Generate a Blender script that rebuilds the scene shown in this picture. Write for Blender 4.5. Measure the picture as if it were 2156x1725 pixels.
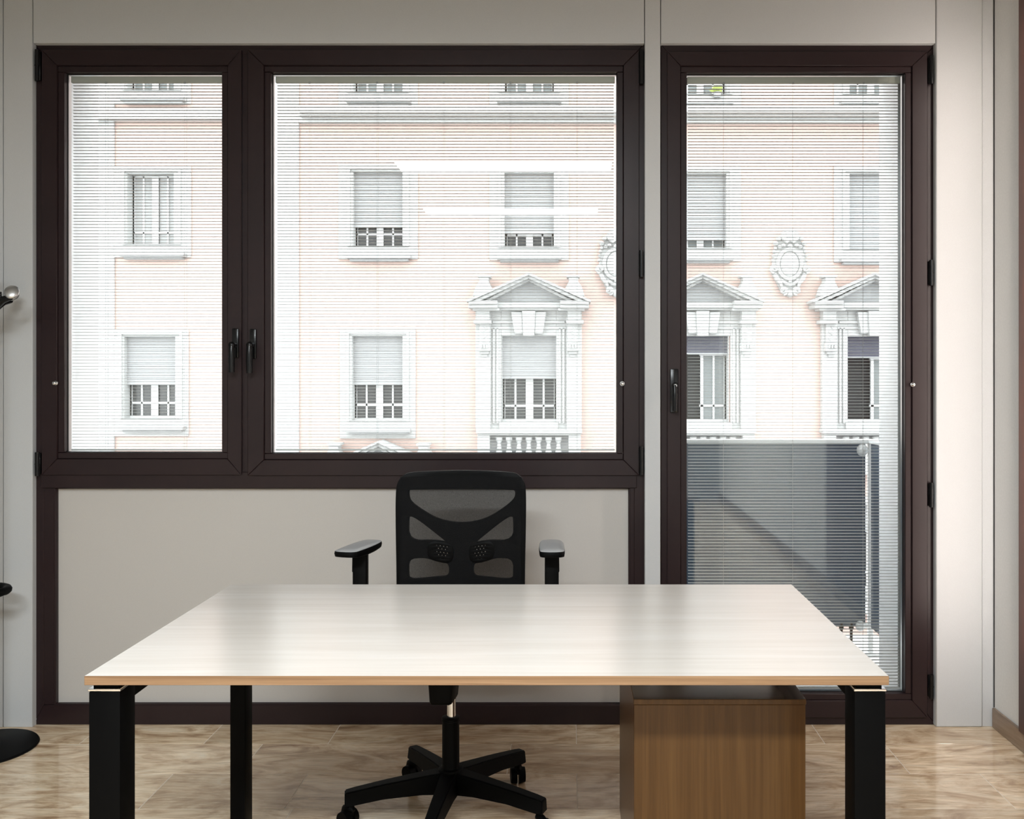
import bpy, bmesh, math, random
from mathutils import Vector, Matrix
random.seed(7)
for o in list(bpy.data.objects):
    bpy.data.objects.remove(o)
SC = bpy.context.scene
COL = SC.collection

# ------------------------------------------------------------------ camera
F = 1943.0            # focal length in pixels of the 2156 px wide frame
VX, VY = 1197.0, 789.0  # point straight ahead of the lens
CH = 1.338            # lens height
cam = bpy.data.cameras.new('camera')
cam.sensor_width = 36.0
cam.lens = F / 2156.0 * 36.0
cam.shift_x = -(VX - 1078.0) / 2156.0
cam.shift_y = -(862.5 - VY) / 2156.0
cam.clip_start = 0.05
cam.clip_end = 200
co = bpy.data.objects.new('camera', cam)
COL.objects.link(co)
co.location = (0, 0, CH)
co.rotation_euler = (math.pi / 2, 0, 0)
SC.camera = co

# ------------------------------------------------------------------ sky, exposure
w = bpy.data.worlds.new('overcast_sky')
SC.world = w
w.use_nodes = True
bg = w.node_tree.nodes['Background']
bg.inputs[0].default_value = (0.94, 0.97, 1.0, 1)
bg.inputs[1].default_value = 5.2
SC.view_settings.view_transform = 'Standard'
SC.view_settings.look = 'None'
SC.view_settings.exposure = 0.0
SC.view_settings.gamma = 1.0
SC.view_settings.use_curve_mapping = False
SC.cycles.max_bounces = 6
SC.cycles.diffuse_bounces = 3
SC.cycles.glossy_bounces = 3
SC.cycles.transparent_max_bounces = 16
SC.cycles.use_adaptive_sampling = True
SC.cycles.adaptive_threshold = 0.03
SC.cycles.use_light_tree = False
SC.cycles.sample_clamp_indirect = 6.0
SC.cycles.caustics_reflective = False
SC.cycles.caustics_refractive = False
CEIL_L, CEIL_L2 = 37.0, 164.0     # radiance of the two linear ceiling lights
ADDED_L = 33.0     # radiance of the added light strip by the corner

# ------------------------------------------------------------------ measuring
def X(px, d): return (px - VX) * d / F
def Z(py, d): return CH - (py - VY) * d / F

# ------------------------------------------------------------------ materials
def srgb(r, g, b):
    f = lambda c: (c / 255 / 12.92) if c / 255 <= 0.04045 else ((c / 255 + 0.055) / 1.055) ** 2.4
    return (f(r), f(g), f(b), 1)

def mat(name, col, rough=0.5, metal=0.0, spec=0.5, coat=0.0, emit=None, emit_s=0.0):
    m = bpy.data.materials.new(name)
    m.use_nodes = True
    p = m.node_tree.nodes['Principled BSDF']
    p.inputs['Base Color'].default_value = (*col[:3], 1)
    p.inputs['Roughness'].default_value = rough
    p.inputs['Metallic'].default_value = metal
    p.inputs['Specular IOR Level'].default_value = spec
    if coat:
        p.inputs['Coat Weight'].default_value = coat
        p.inputs['Coat Roughness'].default_value = 0.08
    if emit:
        p.inputs['Emission Color'].default_value = (*emit[:3], 1)
        p.inputs['Emission Strength'].default_value = emit_s
    return m

def nd(m, t, **kw):
    n = m.node_tree.nodes.new(t)
    for k, v in kw.items():
        setattr(n, k, v)
    return n

def ln(m, a, b): m.node_tree.links.new(a, b)

def ramp(m, fac, stops):
    r = nd(m, 'ShaderNodeValToRGB')
    e = r.color_ramp.elements
    while len(e) < len(stops):
        e.new(0.5)
    for i, (p, c) in enumerate(stops):
        e[i].position = p
        e[i].color = (*c[:3], 1)
    ln(m, fac, r.inputs[0])
    return r.outputs[0]

def noise(m, scale3, scale=1.0, detail=4, dist=0.0, rough=0.55, rnd=False):
    tc = nd(m, 'ShaderNodeTexCoord')
    mp = nd(m, 'ShaderNodeMapping')
    mp.inputs['Scale'].default_value = scale3
    v = tc.outputs['Object']
    if rnd:
        oi = nd(m, 'ShaderNodeObjectInfo')
        mu = nd(m, 'ShaderNodeVectorMath', operation='MULTIPLY')
        mu.inputs[1].default_value = (37.0, 53.0, 29.0)
        ln(m, oi.outputs['Random'], mu.inputs[0])
        ad = nd(m, 'ShaderNodeVectorMath', operation='ADD')
        ln(m, v, ad.inputs[0]); ln(m, mu.outputs[0], ad.inputs[1])
        v = ad.outputs[0]
    ln(m, v, mp.inputs[0])
    n = nd(m, 'ShaderNodeTexNoise')
    n.inputs['Scale'].default_value = scale
    n.inputs['Detail'].default_value = detail
    n.inputs['Distortion'].default_value = dist
    n.inputs['Roughness'].default_value = rough
    ln(m, mp.outputs[0], n.inputs['Vector'])
    return n.outputs['Fac']

def mixc(m, a, b, fac, mode='MIX'):
    x = nd(m, 'ShaderNodeMix', data_type='RGBA', blend_type=mode)
    x.clamp_factor = True
    for s, v in ((x.inputs[6], a), (x.inputs[7], b), (x.inputs[0], fac)):
        if hasattr(v, 'is_output') or hasattr(v, 'links'):
            ln(m, v, s)
        else:
            s.default_value = v
    return x.outputs[2]

def P(m): return m.node_tree.nodes['Principled BSDF']

def bump(m, fac, strength=0.1, dist=0.01):
    b = nd(m, 'ShaderNodeBump')
    b.inputs['Strength'].default_value = strength
    b.inputs['Distance'].default_value = dist
    ln(m, fac, b.inputs['Height'])
    ln(m, b.outputs[0], P(m).inputs['Normal'])

def speckled(name, c, rough, amt=0.05, sc=900):
    m = mat(name, c, rough)
    f = noise(m, (1, 1, 1), sc, 2)
    lo = [v * (1 - amt) for v in c[:3]]; hi = [v * (1 + amt) for v in c[:3]]
    ln(m, ramp(m, f, [(0.3, lo), (0.7, hi)]), P(m).inputs['Base Color'])
    return m

def wood(name, c_lo, c_mid, c_hi, s3, rough, fine=60.0):
    m = mat(name, c_mid, rough)
    a = noise(m, s3, 1.0, 5, 1.4)
    ca = ramp(m, a, [(0.3, c_lo), (0.5, c_mid), (0.7, c_hi)])
    b = noise(m, tuple(v * 7 for v in s3), 1.0, 3, 0.3)
    cb = ramp(m, b, [(0.3, (0.78, 0.76, 0.74)), (0.65, (1.0, 1.0, 1.0))])
    ln(m, mixc(m, ca, cb, 0.8, 'MULTIPLY'), P(m).inputs['Base Color'])
    return m

M = {}
M['panel'] = speckled('grey_laminate', (0.52, 0.525, 0.53), 0.6, 0.05, 700)
M['infill'] = speckled('warm_grey_infill', (0.495, 0.468, 0.442), 0.55, 0.03, 500)
M['seam'] = mat('dark_seam', (0.03, 0.028, 0.026), 0.8)
M['white_paint'] = speckled('white_wall_paint', (0.74, 0.73, 0.71), 0.7, 0.03, 120)
M['ceiling'] = mat('ceiling_paint', (0.40, 0.40, 0.395), 0.8)
M['grey_paint'] = mat('grey_wall_paint', (0.34, 0.34, 0.33), 0.7)
M['frame'] = mat('dark_brown_aluminium', (0.02, 0.0115, 0.0125), 0.36, 0.0, 0.3)
f_ = noise(M['frame'], (1, 1, 1), 6, 3)
ln(M['frame'], ramp(M['frame'], f_, [(0.3, (0.018, 0.0098, 0.0106)), (0.7, (0.023, 0.0122, 0.0130))]), P(M['frame']).inputs['Base Color'])
M['gasket'] = mat('black_rubber', (0.006, 0.006, 0.006), 0.6)
M['alu'] = mat('spacer_aluminium', (0.72, 0.73, 0.73), 0.35, 0.6)
M['chrome'] = mat('chrome', (0.78, 0.78, 0.79), 0.14, 1.0)
M['satin_chrome'] = mat('satin_chrome', (0.70, 0.70, 0.70), 0.38, 1.0)
M['black_metal'] = mat('black_powder_coat', (0.0016, 0.0016, 0.0017), 0.5, spec=0.06)
M['black_gloss'] = mat('black_handle_lacquer', (0.004, 0.004, 0.0045), 0.22, spec=0.35)
M['black_plastic'] = mat('black_plastic', (0.0016, 0.0016, 0.0017), 0.5, spec=0.08)
M['arm_pad'] = mat('grey_black_arm_pad', (0.30, 0.302, 0.305), 0.4, spec=0.5, coat=0.3)
M['fabric'] = mat('black_seat_fabric', (0.012, 0.012, 0.013), 0.9)
M['slat'] = mat('blind_slat_white', (0.80, 0.80, 0.79), 0.45)
M['headrail'] = mat('blind_headrail', (0.72, 0.72, 0.64), 0.5)
M['cord'] = mat('blind_cord', (0.55, 0.55, 0.54), 0.7)
M['mahogany'] = wood('mahogany_panel', (0.06, 0.018, 0.011), (0.085, 0.028, 0.017), (0.11, 0.038, 0.024), (6, 6, 0.7), 0.35)
M['oak'] = wood('oak_laminate', (0.074, 0.033, 0.0085), (0.094, 0.044, 0.0125), (0.117, 0.058, 0.018), (30, 30, 0.8), 0.33)
P(M['oak']).inputs['Specular IOR Level'].default_value = 0.3; P(M['oak']).inputs['Coat Weight'].default_value = 0.1; P(M['oak']).inputs['Coat Roughness'].default_value = 0.2
M['oak_edge'] = wood('oak_edge_band', (0.21, 0.115, 0.058), (0.285, 0.168, 0.088), (0.35, 0.22, 0.125), (1.1, 22, 60), 0.45)
M['top_dark'] = mat('dark_pedestal_top', (0.10, 0.085, 0.08), 0.14, spec=0.6, coat=0.6)
mm = mat('pale_oak_top', (0.7, 0.64, 0.58), 0.28, spec=0.6, coat=1.0)
mm.node_tree.nodes['Principled BSDF'].inputs['Coat Roughness'].default_value = 0.24
a_ = noise(mm, (1.2, 26, 26), 1.0, 5, 0.8)
b_ = noise(mm, (3, 160, 160), 1.0, 3, 0.2)
ca_ = ramp(mm, a_, [(0.3, (0.70, 0.64, 0.575)), (0.55, (0.77, 0.715, 0.655)), (0.75, (0.82, 0.775, 0.725))])
cb_ = ramp(mm, b_, [(0.3, (0.93, 0.92, 0.91)), (0.6, (1, 1, 1))])
ln(mm, mixc(mm, ca_, cb_, 0.8, 'MULTIPLY'), P(mm).inputs['Base Color'])
M['desk_top'] = mm

# floor tiles: wood-look porcelain, satin polish
ft = mat('wood_look_tile', (0.4, 0.3, 0.22), 0.06, spec=0.8)
a_ = noise(ft, (1.5, 4.6, 1), 1.9, 7, 2.2, 0.62, rnd=True)
b_ = noise(ft, (3.2, 46, 1), 1.5, 6, 2.4, 0.65, rnd=True)
ca_ = ramp(ft, a_, [(0.28, (0.31, 0.19, 0.11)), (0.43, (0.60, 0.445, 0.295)), (0.57, (0.80, 0.65, 0.47)), (0.74, (0.88, 0.78, 0.63))])
cb_ = ramp(ft, b_, [(0.3, (0.60, 0.55, 0.50)), (0.60, (1.06, 1.05, 1.04))])
cc_ = mixc(ft, ca_, cb_, 0.85, 'MULTIPLY')
oi_ = nd(ft, 'ShaderNodeObjectInfo')
cr_ = ramp(ft, oi_.outputs['Random'], [(0.0, (0.80, 0.77, 0.74)), (0.5, (1, 1, 1)), (1.0, (1.1, 1.1, 1.1))])
ln(ft, mixc(ft, cc_, cr_, 1.0, 'MULTIPLY'), P(ft).inputs['Base Color'])
bump(ft, b_, 0.03, 0.002)
M['tile'] = ft
M['grout'] = mat('tile_grout', (0.66, 0.58, 0.49), 0.6)
M['skirting'] = wood('wood_look_skirting', (0.20, 0.13, 0.085), (0.30, 0.215, 0.15), (0.40, 0.31, 0.23), (9, 1.2, 12), 0.3)

def glass_mat(name, tint, refl_boost=1.0, rough=0.0):
    m = bpy.data.materials.new(name)
    m.use_nodes = True
    nt = m.node_tree
    for n in list(nt.nodes):
        nt.nodes.remove(n)
    out = nd(m, 'ShaderNodeOutputMaterial')
    tr = nd(m, 'ShaderNodeBsdfTransparent'); tr.inputs[0].default_value = (*tint, 1)
    gl = nd(m, 'ShaderNodeBsdfGlossy'); gl.inputs['Roughness'].default_value = rough
    gl.inputs[0].default_value = (1, 1, 1, 1)
    fr = nd(m, 'ShaderNodeFresnel'); fr.inputs[0].default_value = 1.5
    mul = nd(m, 'ShaderNodeMath', operation='MULTIPLY'); mul.inputs[1].default_value = refl_boost
    mul.use_clamp = True
    ln(m, fr.outputs[0], mul.inputs[0])
    mx = nd(m, 'ShaderNodeMixShader')
    ln(m, mul.outputs[0], mx.inputs[0]); ln(m, tr.outputs[0], mx.inputs[1]); ln(m, gl.outputs[0], mx.inputs[2])
    ln(m, mx.outputs[0], out.inputs[0])
    return m
M['glass'] = glass_mat('clear_window_glass', (0.97, 0.98, 0.975))
M['tinted'] = glass_mat('grey_tinted_balcony_glass', (0.105, 0.13, 0.155), 1.0)
_m = M['tinted']; _o = [n for n in _m.node_tree.nodes if n.type == 'OUTPUT_MATERIAL'][0]
_src = _o.inputs[0].links[0].from_socket
_d = nd(_m, 'ShaderNodeBsdfDiffuse'); _d.inputs[0].default_value = (0.185, 0.24, 0.305, 1)
_t = nd(_m, 'ShaderNodeBsdfTranslucent'); _t.inputs[0].default_value = (0.185, 0.24, 0.305, 1)
_dt = nd(_m, 'ShaderNodeMixShader'); _dt.inputs[0].default_value = 0.5
ln(_m, _d.outputs[0], _dt.inputs[1]); ln(_m, _t.outputs[0], _dt.inputs[2])
_mx = nd(_m, 'ShaderNodeMixShader'); _mx.inputs[0].default_value = 0.6
ln(_m, _src, _mx.inputs[1]); ln(_m, _dt.outputs[0], _mx.inputs[2]); ln(_m, _mx.outputs[0], _o.inputs[0])

def veil(name, col, alpha):
    m = mat(name, col, 0.8, spec=0.2)
    n = noise(m, (1, 1, 1), 900, 1)
    p = P(m)
    r = ramp(m, n, [(0.35, (alpha - 0.08,) * 3), (0.65, (alpha + 0.08,) * 3)])
    ln(m, r, p.inputs['Alpha'])
    return m
M['mesh_fabric'] = veil('black_chair_mesh', (0.003, 0.0028, 0.003), 0.80)

# facade
M['pink'] = speckled('pink_render', (0.57, 0.425, 0.378), 0.9, 0.03, 4)
M['stone'] = speckled('white_stone_trim', (0.47, 0.47, 0.465), 0.85, 0.04, 6)
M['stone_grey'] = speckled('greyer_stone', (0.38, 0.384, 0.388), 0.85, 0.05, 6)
M['shutter'] = mat('grey_roller_shutter', (0.34, 0.34, 0.345), 0.7)
M['shutter_dark'] = mat('slate_roller_shutter', (0.06, 0.06, 0.085), 0.6)
M['white_frame'] = mat('white_window_paint', (0.62, 0.62, 0.62), 0.5)
M['pane'] = mat('dark_window_pane', (0.035, 0.037, 0.038), 0.12, spec=0.5)
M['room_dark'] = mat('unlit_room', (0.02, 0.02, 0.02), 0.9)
M['curtain'] = mat('pale_curtain', (0.2, 0.215, 0.215), 0.9)
M['washed_out_pane'] = mat('washed_out_pane', (0.36, 0.36, 0.36), 0.9)  # washed-out glare put into the pane colour
M['plaster'] = speckled('outer_plaster', (0.84, 0.84, 0.84), 0.9, 0.04, 30)
M['concrete'] = speckled('balcony_concrete', (0.62, 0.62, 0.61), 0.85, 0.06, 25)
M['asphalt'] = speckled('asphalt', (0.16, 0.16, 0.165), 0.95, 0.1, 8)
M['white_steel'] = mat('white_painted_steel', (0.78, 0.80, 0.80), 0.4)
M['leaf'] = mat('yellow_green_leaf', (0.30, 0.36, 0.08), 0.7)
M['terracotta'] = mat('terracotta', (0.45, 0.2, 0.12), 0.8)
M['led'] = mat('led_diffuser', (0.8, 0.8, 0.8), 0.5, emit=(0.90, 0.97, 1.0), emit_s=CEIL_L)
M['led_rear'] = mat('led_diffuser_bright', (0.8, 0.8, 0.8), 0.5, emit=(0.90, 0.97, 1.0), emit_s=CEIL_L2)
M['added_warm'] = mat('added_warm_glow', (0.8, 0.8, 0.8), 0.5, emit=(1.0, 0.885, 0.80), emit_s=ADDED_L)  # glow of the added strip beside the right column
M['white_plastic'] = mat('white_plastic', (0.75, 0.75, 0.75), 0.4)

# ------------------------------------------------------------------ mesh helpers
WLOC = {}

def wl(o): return WLOC[o.name] if o else Vector((0, 0, 0))

class MB:
    def __init__(s): s.bm = bmesh.new(); s.mi = 0
    def _merge(s, b):
        b.verts.index_update()
        mp = [s.bm.verts.new(v.co) for v in b.verts]
        for f in b.faces:
            try:
                nf = s.bm.faces.new([mp[v.index] for v in f.verts]); nf.material_index = s.mi
            except ValueError:
                pass
        b.free()
    def hexa(s, p, b=0.0, seg=1):
        """p: 4 bottom points then 4 top points, same turn"""
        t = bmesh.new()
        v = [t.verts.new(q) for q in p]
        for f in ((3, 2, 1, 0), (4, 5, 6, 7), (0, 1, 5, 4), (1, 2, 6, 5), (2, 3, 7, 6), (3, 0, 4, 7)):
            t.faces.new([v[i] for i in f])
        bmesh.ops.recalc_face_normals(t, faces=t.faces)
        if b > 0:
            bmesh.ops.bevel(t, geom=list(t.edges), offset=b, segments=seg, affect='EDGES', profile=0.5)
        s._merge(t); return s
    def box(s, x0, x1, y0, y1, z0, z1, b=0.0, seg=1):
        return s.hexa([(x0, y0, z0), (x1, y0, z0), (x1, y1, z0), (x0, y1, z0),
                       (x0, y0, z1), (x1, y0, z1), (x1, y1, z1), (x0, y1, z1)], b, seg)
    def prism(s, pts, y0, y1, b=0.0):
        """polygon in (x, z), pushed from y0 to y1"""
        t = bmesh.new()
        a = [t.verts.new((x, y0, z)) for x, z in pts]
        c = [t.verts.new((x, y1, z)) for x, z in pts]
        n = len(pts)
        t.faces.new(a); t.faces.new(list(reversed(c)))
        for i in range(n):
            t.faces.new([a[i], c[i], c[(i + 1) % n], a[(i + 1) % n]])
        bmesh.ops.recalc_face_normals(t, faces=t.faces)
        if b > 0:
            bmesh.ops.bevel(t, geom=list(t.edges), offset=b, segments=1, affect='EDGES')
        s._merge(t); return s
    def ring(s, x0, x1, z0, z1, l, r, bo, to, y0, y1, b=0.0):
        """mitred rectangular frame"""
        s.prism([(x0, z0), (x0 + l, z0 + bo), (x0 + l, z1 - to), (x0, z1)], y0, y1, b)
        s.prism([(x1, z0), (x1 - r, z0 + bo), (x1 - r, z1 - to), (x1, z1)], y0, y1, b)
        s.prism([(x0, z0), (x1, z0), (x1 - r, z0 + bo), (x0 + l, z0 + bo)], y0, y1, b)
        s.prism([(x0, z1), (x1, z1), (x1 - r, z1 - to), (x0 + l, z1 - to)], y0, y1, b)
        return s
    def cyl(s, p0, p1, r0, r1=None, n=16, cap=True):
        r1 = r0 if r1 is None else r1
        p0, p1 = Vector(p0), Vector(p1)
        d = (p1 - p0).normalized()
        u = d.orthogonal().normalized(); v = d.cross(u)
        A = []; B = []
        for i in range(n):
            a = 2 * math.pi * i / n
            q = u * math.cos(a) + v * math.sin(a)
            A.append(s.bm.verts.new(p0 + q * r0)); B.append(s.bm.verts.new(p1 + q * r1))
        for i in range(n):
            f = s.bm.faces.new([A[i], A[(i + 1) % n], B[(i + 1) % n], B[i]]); f.material_index = s.mi
        if cap:
            f = s.bm.faces.new(list(reversed(A))); f.material_index = s.mi
            f = s.bm.faces.new(B); f.material_index = s.mi
        return s
    def lathe(s, c, prof, n=20):
        """prof: (radius, z) from bottom to top about the vertical through c"""
        rings = []
        for r, z in prof:
            rings.append([s.bm.verts.new((c[0] + max(r, 1e-4) * math.cos(2 * math.pi * i / n), c[1] + max(r, 1e-4) * math.sin(2 * math.pi * i / n), c[2] + z)) for i in range(n)])
        for a, b in zip(rings, rings[1:]):
            for i in range(n):
                f = s.bm.faces.new([a[i], a[(i + 1) % n], b[(i + 1) % n], b[i]]); f.material_index = s.mi
        s.bm.faces.new(list(reversed(rings[0]))).material_index = s.mi
        s.bm.faces.new(rings[-1]).material_index = s.mi
        return s
    def ell(s, c, rx, ry, rz, u=12, v=8, rot=None):
        t = bmesh.new()
        bmesh.ops.create_uvsphere(t, u_segments=u, v_segments=v, radius=1.0)
        for q in t.verts:
            p = Vector((q.co.x * rx, q.co.y * ry, q.co.z * rz))
            if rot is not None:
                p = rot @ p
            q.co = p + Vector(c)
        s._merge(t); return s
    def tube(s, pts, r, n=8, closed=False):
        pts = [Vector(p) for p in pts]
        N = len(pts); rings = []
        ref = None
        for i, p in enumerate(pts):
            a = pts[i - 1] if (i > 0 or closed) else p
            b = pts[(i + 1) % N] if (i < N - 1 or closed) else p
            d = (b - a).normalized()
            if ref is None or abs(d.dot(ref)) > 0.99:
                ref = d.orthogonal().normalized()
            u = (ref - d * ref.dot(d)).normalized(); v = d.cross(u); ref = u
            rr = r[i] if isinstance(r, (list, tuple)) else r
            rings.append([s.bm.verts.new(p + (u * math.cos(2 * math.pi * k / n) + v * math.sin(2 * math.pi * k / n)) * rr) for k in range(n)])
        rg = list(zip(rings, rings[1:])) + ([(rings[-1], rings[0])] if closed else [])
        for a, b in rg:
            for k in range(n):
                s.bm.faces.new([a[k], a[(k + 1) % n], b[(k + 1) % n], b[k]]).material_index = s.mi
        if not closed:
            s.bm.faces.new(list(reversed(rings[0]))).material_index = s.mi
            s.bm.faces.new(rings[-1]).material_index = s.mi
        return s
    def xf(s, mtx):
        bmesh.ops.transform(s.bm, matrix=mtx, verts=s.bm.verts); return s
    def build(s, name, m, parent=None, smooth=True, ang=38):
        me = bpy.data.meshes.new(name)
        bmesh.ops.recalc_face_normals(s.bm, faces=s.bm.faces)
        vs = [v.co for v in s.bm.verts]
        lo = Vector((min(v.x for v in vs), min(v.y for v in vs), min(v.z for v in vs)))
        hi = Vector((max(v.x for v in vs), max(v.y for v in vs), max(v.z for v in vs)))
        c = (lo + hi) / 2; c.z = lo.z
        for v in s.bm.verts:
            v.co -= c
        s.bm.to_mesh(me); s.bm.free()
        for x in (m if isinstance(m, (list, tuple)) else [m]):
            me.materials.append(x)
        if smooth:
            me.polygons.foreach_set('use_smooth', [True] * len(me.polygons))
            me.set_sharp_from_angle(angle=math.radians(ang))
        return place(name, me, c, parent)

def place(name, me, c, parent=None):
    o = bpy.data.objects.new(name, me)
    COL.objects.link(o)
    o.location = Vector(c) - wl(parent)
    o.parent = parent
    WLOC[o.name] = Vector(c)
    return o

def thing(name, label, cat, loc=(0, 0, 0), group=None):
    o = bpy.data.objects.new(name, None)
    COL.objects.link(o)
    o.location = loc
    o.empty_display_size = 0.1
    WLOC[o.name] = Vector(loc)
    return tag(o, label, cat, group)

def tag(o, label, cat, group=None):
    o['label'] = label; o['category'] = cat
    if group: o['group'] = group
    return o

def struct(o, label=None):
    o['kind'] = 'structure'
    if label: o['label'] = label
    return o

def sroot(name, loc, label):
    o = bpy.data.objects.new(name, None); COL.objects.link(o); o.location = loc
    o.empty_display_size = 0.1
    WLOC[o.name] = Vector(loc)
    return struct(o, label)

def wall_cells(mb, x0, x1, z0, z1, y0, y1, holes):
    """a wall slab with rectangular openings, one clean shell"""
    xs = sorted({x0, x1} | {v for h in holes for v in h[:2] if x0 < v < x1})
    zs = sorted({z0, z1} | {v for h in holes for v in h[2:] if z0 < v < z1})
    solid = lambda i, j: 0 <= i < len(xs) - 1 and 0 <= j < len(zs) - 1 and not any(
        h[0] - 1e-6 <= (xs[i] + xs[i + 1]) / 2 <= h[1] and h[2] <= (zs[j] + zs[j + 1]) / 2 <= h[3] for h in holes)
    vc = {}
    def V(x, y, z):
        k = (round(x, 5), round(y, 5), round(z, 5))
        if k not in vc: vc[k] = mb.bm.verts.new((x, y, z))
        return vc[k]
    for i in range(len(xs) - 1):
        for j in range(len(zs) - 1):
            if not solid(i, j): continue
            a, b, c, d = xs[i], xs[i + 1], zs[j], zs[j + 1]
            mb.bm.faces.new([V(a, y0, c), V(b, y0, c), V(b, y0, d), V(a, y0, d)])
            mb.bm.faces.new([V(a, y1, d), V(b, y1, d), V(b, y1, c), V(a, y1, c)])
            if not solid(i - 1, j): mb.bm.faces.new([V(a, y0, c), V(a, y0, d), V(a, y1, d), V(a, y1, c)])
            if not solid(i + 1, j): mb.bm.faces.new([V(b, y0, d), V(b, y0, c), V(b, y1, c), V(b, y1, d)])
            if not solid(i, j - 1): mb.bm.faces.new([V(b, y0, c), V(a, y0, c), V(a, y1, c), V(b, y1, c)])
            if not solid(i, j + 1): mb.bm.faces.new([V(a, y0, d), V(b, y0, d), V(b, y1, d), V(a, y1, d)])
    return mb

def shape2d(name, m, parent, outer, holes, y, thick, bev=0.0, warp=None):
    """flat plate in the XZ plane with smooth holes; splines are lists of (x, z)"""
    cu = bpy.data.curves.new(name, 'CURVE')
    cu.dimensions = '2D'; cu.fill_mode = 'BOTH'
    cu.extrude = thick / 2 - bev; cu.bevel_depth = bev; cu.bevel_resolution = 1
    for pts in [outer] + holes:
        sp = cu.splines.new('POLY')
        sp.points.add(len(pts) - 1)
        for i, (a, b) in enumerate(pts):
            sp.points[i].co = (a, b, 0, 1)
        sp.use_cyclic_u = True
    tmp = bpy.data.objects.new('tmp', cu); COL.objects.link(tmp)
    dg = bpy.context.evaluated_depsgraph_get(); dg.update()
    me = bpy.data.meshes.new_from_object(tmp.evaluated_get(dg))
    bpy.data.objects.remove(tmp); bpy.data.curves.remove(cu)
    mb = MB(); mb.bm.from_mesh(me); bpy.data.meshes.remove(me)
    bmesh.ops.remove_doubles(mb.bm, verts=mb.bm.verts, dist=1e-5)
    if warp:
        bmesh.ops.triangulate(mb.bm, faces=mb.bm.faces)
        for _ in range(2):
            long = [e for e in mb.bm.edges if e.calc_length() > 0.05]
            if long:
                bmesh.ops.subdivide_edges(mb.bm, edges=long, cuts=1)
                bmesh.ops.triangulate(mb.bm, faces=mb.bm.faces)
    for v in mb.bm.verts:
        x, z, t = v.co.x, v.co.y, v.co.z
        v.co = (x, y - t + (warp(x, z) if warp else 0), z)
    for f in mb.bm.faces: f.material_index = 0
    return mb.build(name, m, parent)

def smooth_loop(pts, it=2):
    """Chaikin corner cutting of a closed outline"""
    for _ in range(it):
        q = []
        for i in range(len(pts)):
            a, b = pts[i], pts[(i + 1) % len(pts)]
            q.append((a[0] * .75 + b[0] * .25, a[1] * .75 + b[1] * .25))
            q.append((a[0] * .25 + b[0] * .75, a[1] * .25 + b[1] * .75))
        pts = q
    return pts

# ================================================================== THE ROOM
XR, XL, YB, ZC = 1.618, -2.75, -2.8, 2.8     # right wall, left wall, wall behind the camera, ceiling
YP = 3.50                                    # front of the wall panels
YF = 3.525                                   # front of the fixed frames

fl = MB().box(XL - .1, XR + .1, YB - .1, 3.6, -0.12, -0.0006).build('floor', M['grout'], smooth=False)
struct(fl, 'polished wood-look porcelain tile floor')
tile_me = {}
def tile_mesh(L):
    if L not in tile_me:
        mb = MB().box(-L / 2 + .0012, L / 2 - .0012, -.1238, .1238, -.006, 0, .0008)
        me = bpy.data.meshes.new('tile'); bmesh.ops.recalc_face_normals(mb.bm, faces=mb.bm.faces)
        mb.bm.to_mesh(me); mb.bm.free(); me.materials.append(M['tile']); tile_me[L] = me
    return tile_me[L]
row_y0 = 3.342
k = 0
for r in range(-1, 26):
    yc = row_y0 - .25 * r - .125
    if yc < YB: break
    start = {-1: -.872, 0: -.657, 1: .027, 2: -.40}.get(r, random.choice([0, .15, .3, .45, .6]))
    n0 = math.floor((XL - start) / .4505)
    x = start + n0 * .4505
    while x < XR:
        L = .901 if (random.random() < .55 and not (r in (-1,) and x < -.5)) else .4505
        L = round(min(L, 0.901), 4)
        place('tile', tile_mesh(L), (x + L / 2, yc, 0), fl)
        x += L

ceil = MB().box(XL - .1, XR + .1, YB - .1, 3.87, ZC, ZC + .15).build('ceiling', M['ceiling'], smooth=False); struct(ceil, 'plain white ceiling')
wr = MB().box(XR, XR + .15, YB, 3.87, -.12, ZC).build('wall_right', M['white_paint'], smooth=False); struct(wr, 'white painted side wall at the right')
wlf = MB().box(XL - .15, XL, YB, 3.87, -.12, ZC).build('wall_left', M['grey_paint'], smooth=False); struct(wlf, 'grey painted side wall at the left')
wb = MB().box(XL - .15, XR + .15, YB - .15, YB, -.12, ZC).build('wall_behind', M['grey_paint'], smooth=False); struct(wb, 'grey painted wall behind the camera')

# window wall: core with the two frame openings, panels hung in front of it
wx0, wx1 = X(70, YF), X(1357, YF)
dx0, dx1 = X(1391, YF), X(1970, YF)
ftop = Z(92, YF)
core = wall_cells(MB(), XL, XR, -.12, ZC, 3.535, 3.64, [(wx0, wx1, 0.0, ftop), (dx0, dx1, 0.0, ftop)]).build('wall_back', M['seam'], smooth=False)
struct(core, 'window wall clad in grey laminate panels')
g = .0022
def panel(p0, p1, z0, z1, y0=YP, y1=3.535, d=YP, m='panel', b=.0015):
    return MB().box(X(p0, d) + g / 2, X(p1, d) - g / 2, y0, y1, z0, z1, b).build('panel', M[m], core)
tz = Z(91, YP)
panel(-330, 6.5, 0.0, ZC)
panel(6.5, 69, 0.0, ZC)
panel(69, 1357, tz, ZC)
panel(1357, 1391, 0.0, ZC)
panel(1391, 1970, tz, ZC)
panel(1970, 2070, 0.0, ZC, b=.004)
panel(2060, 2092, 0.0, ZC, y0=3.508, d=3.508, b=.0008)
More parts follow.
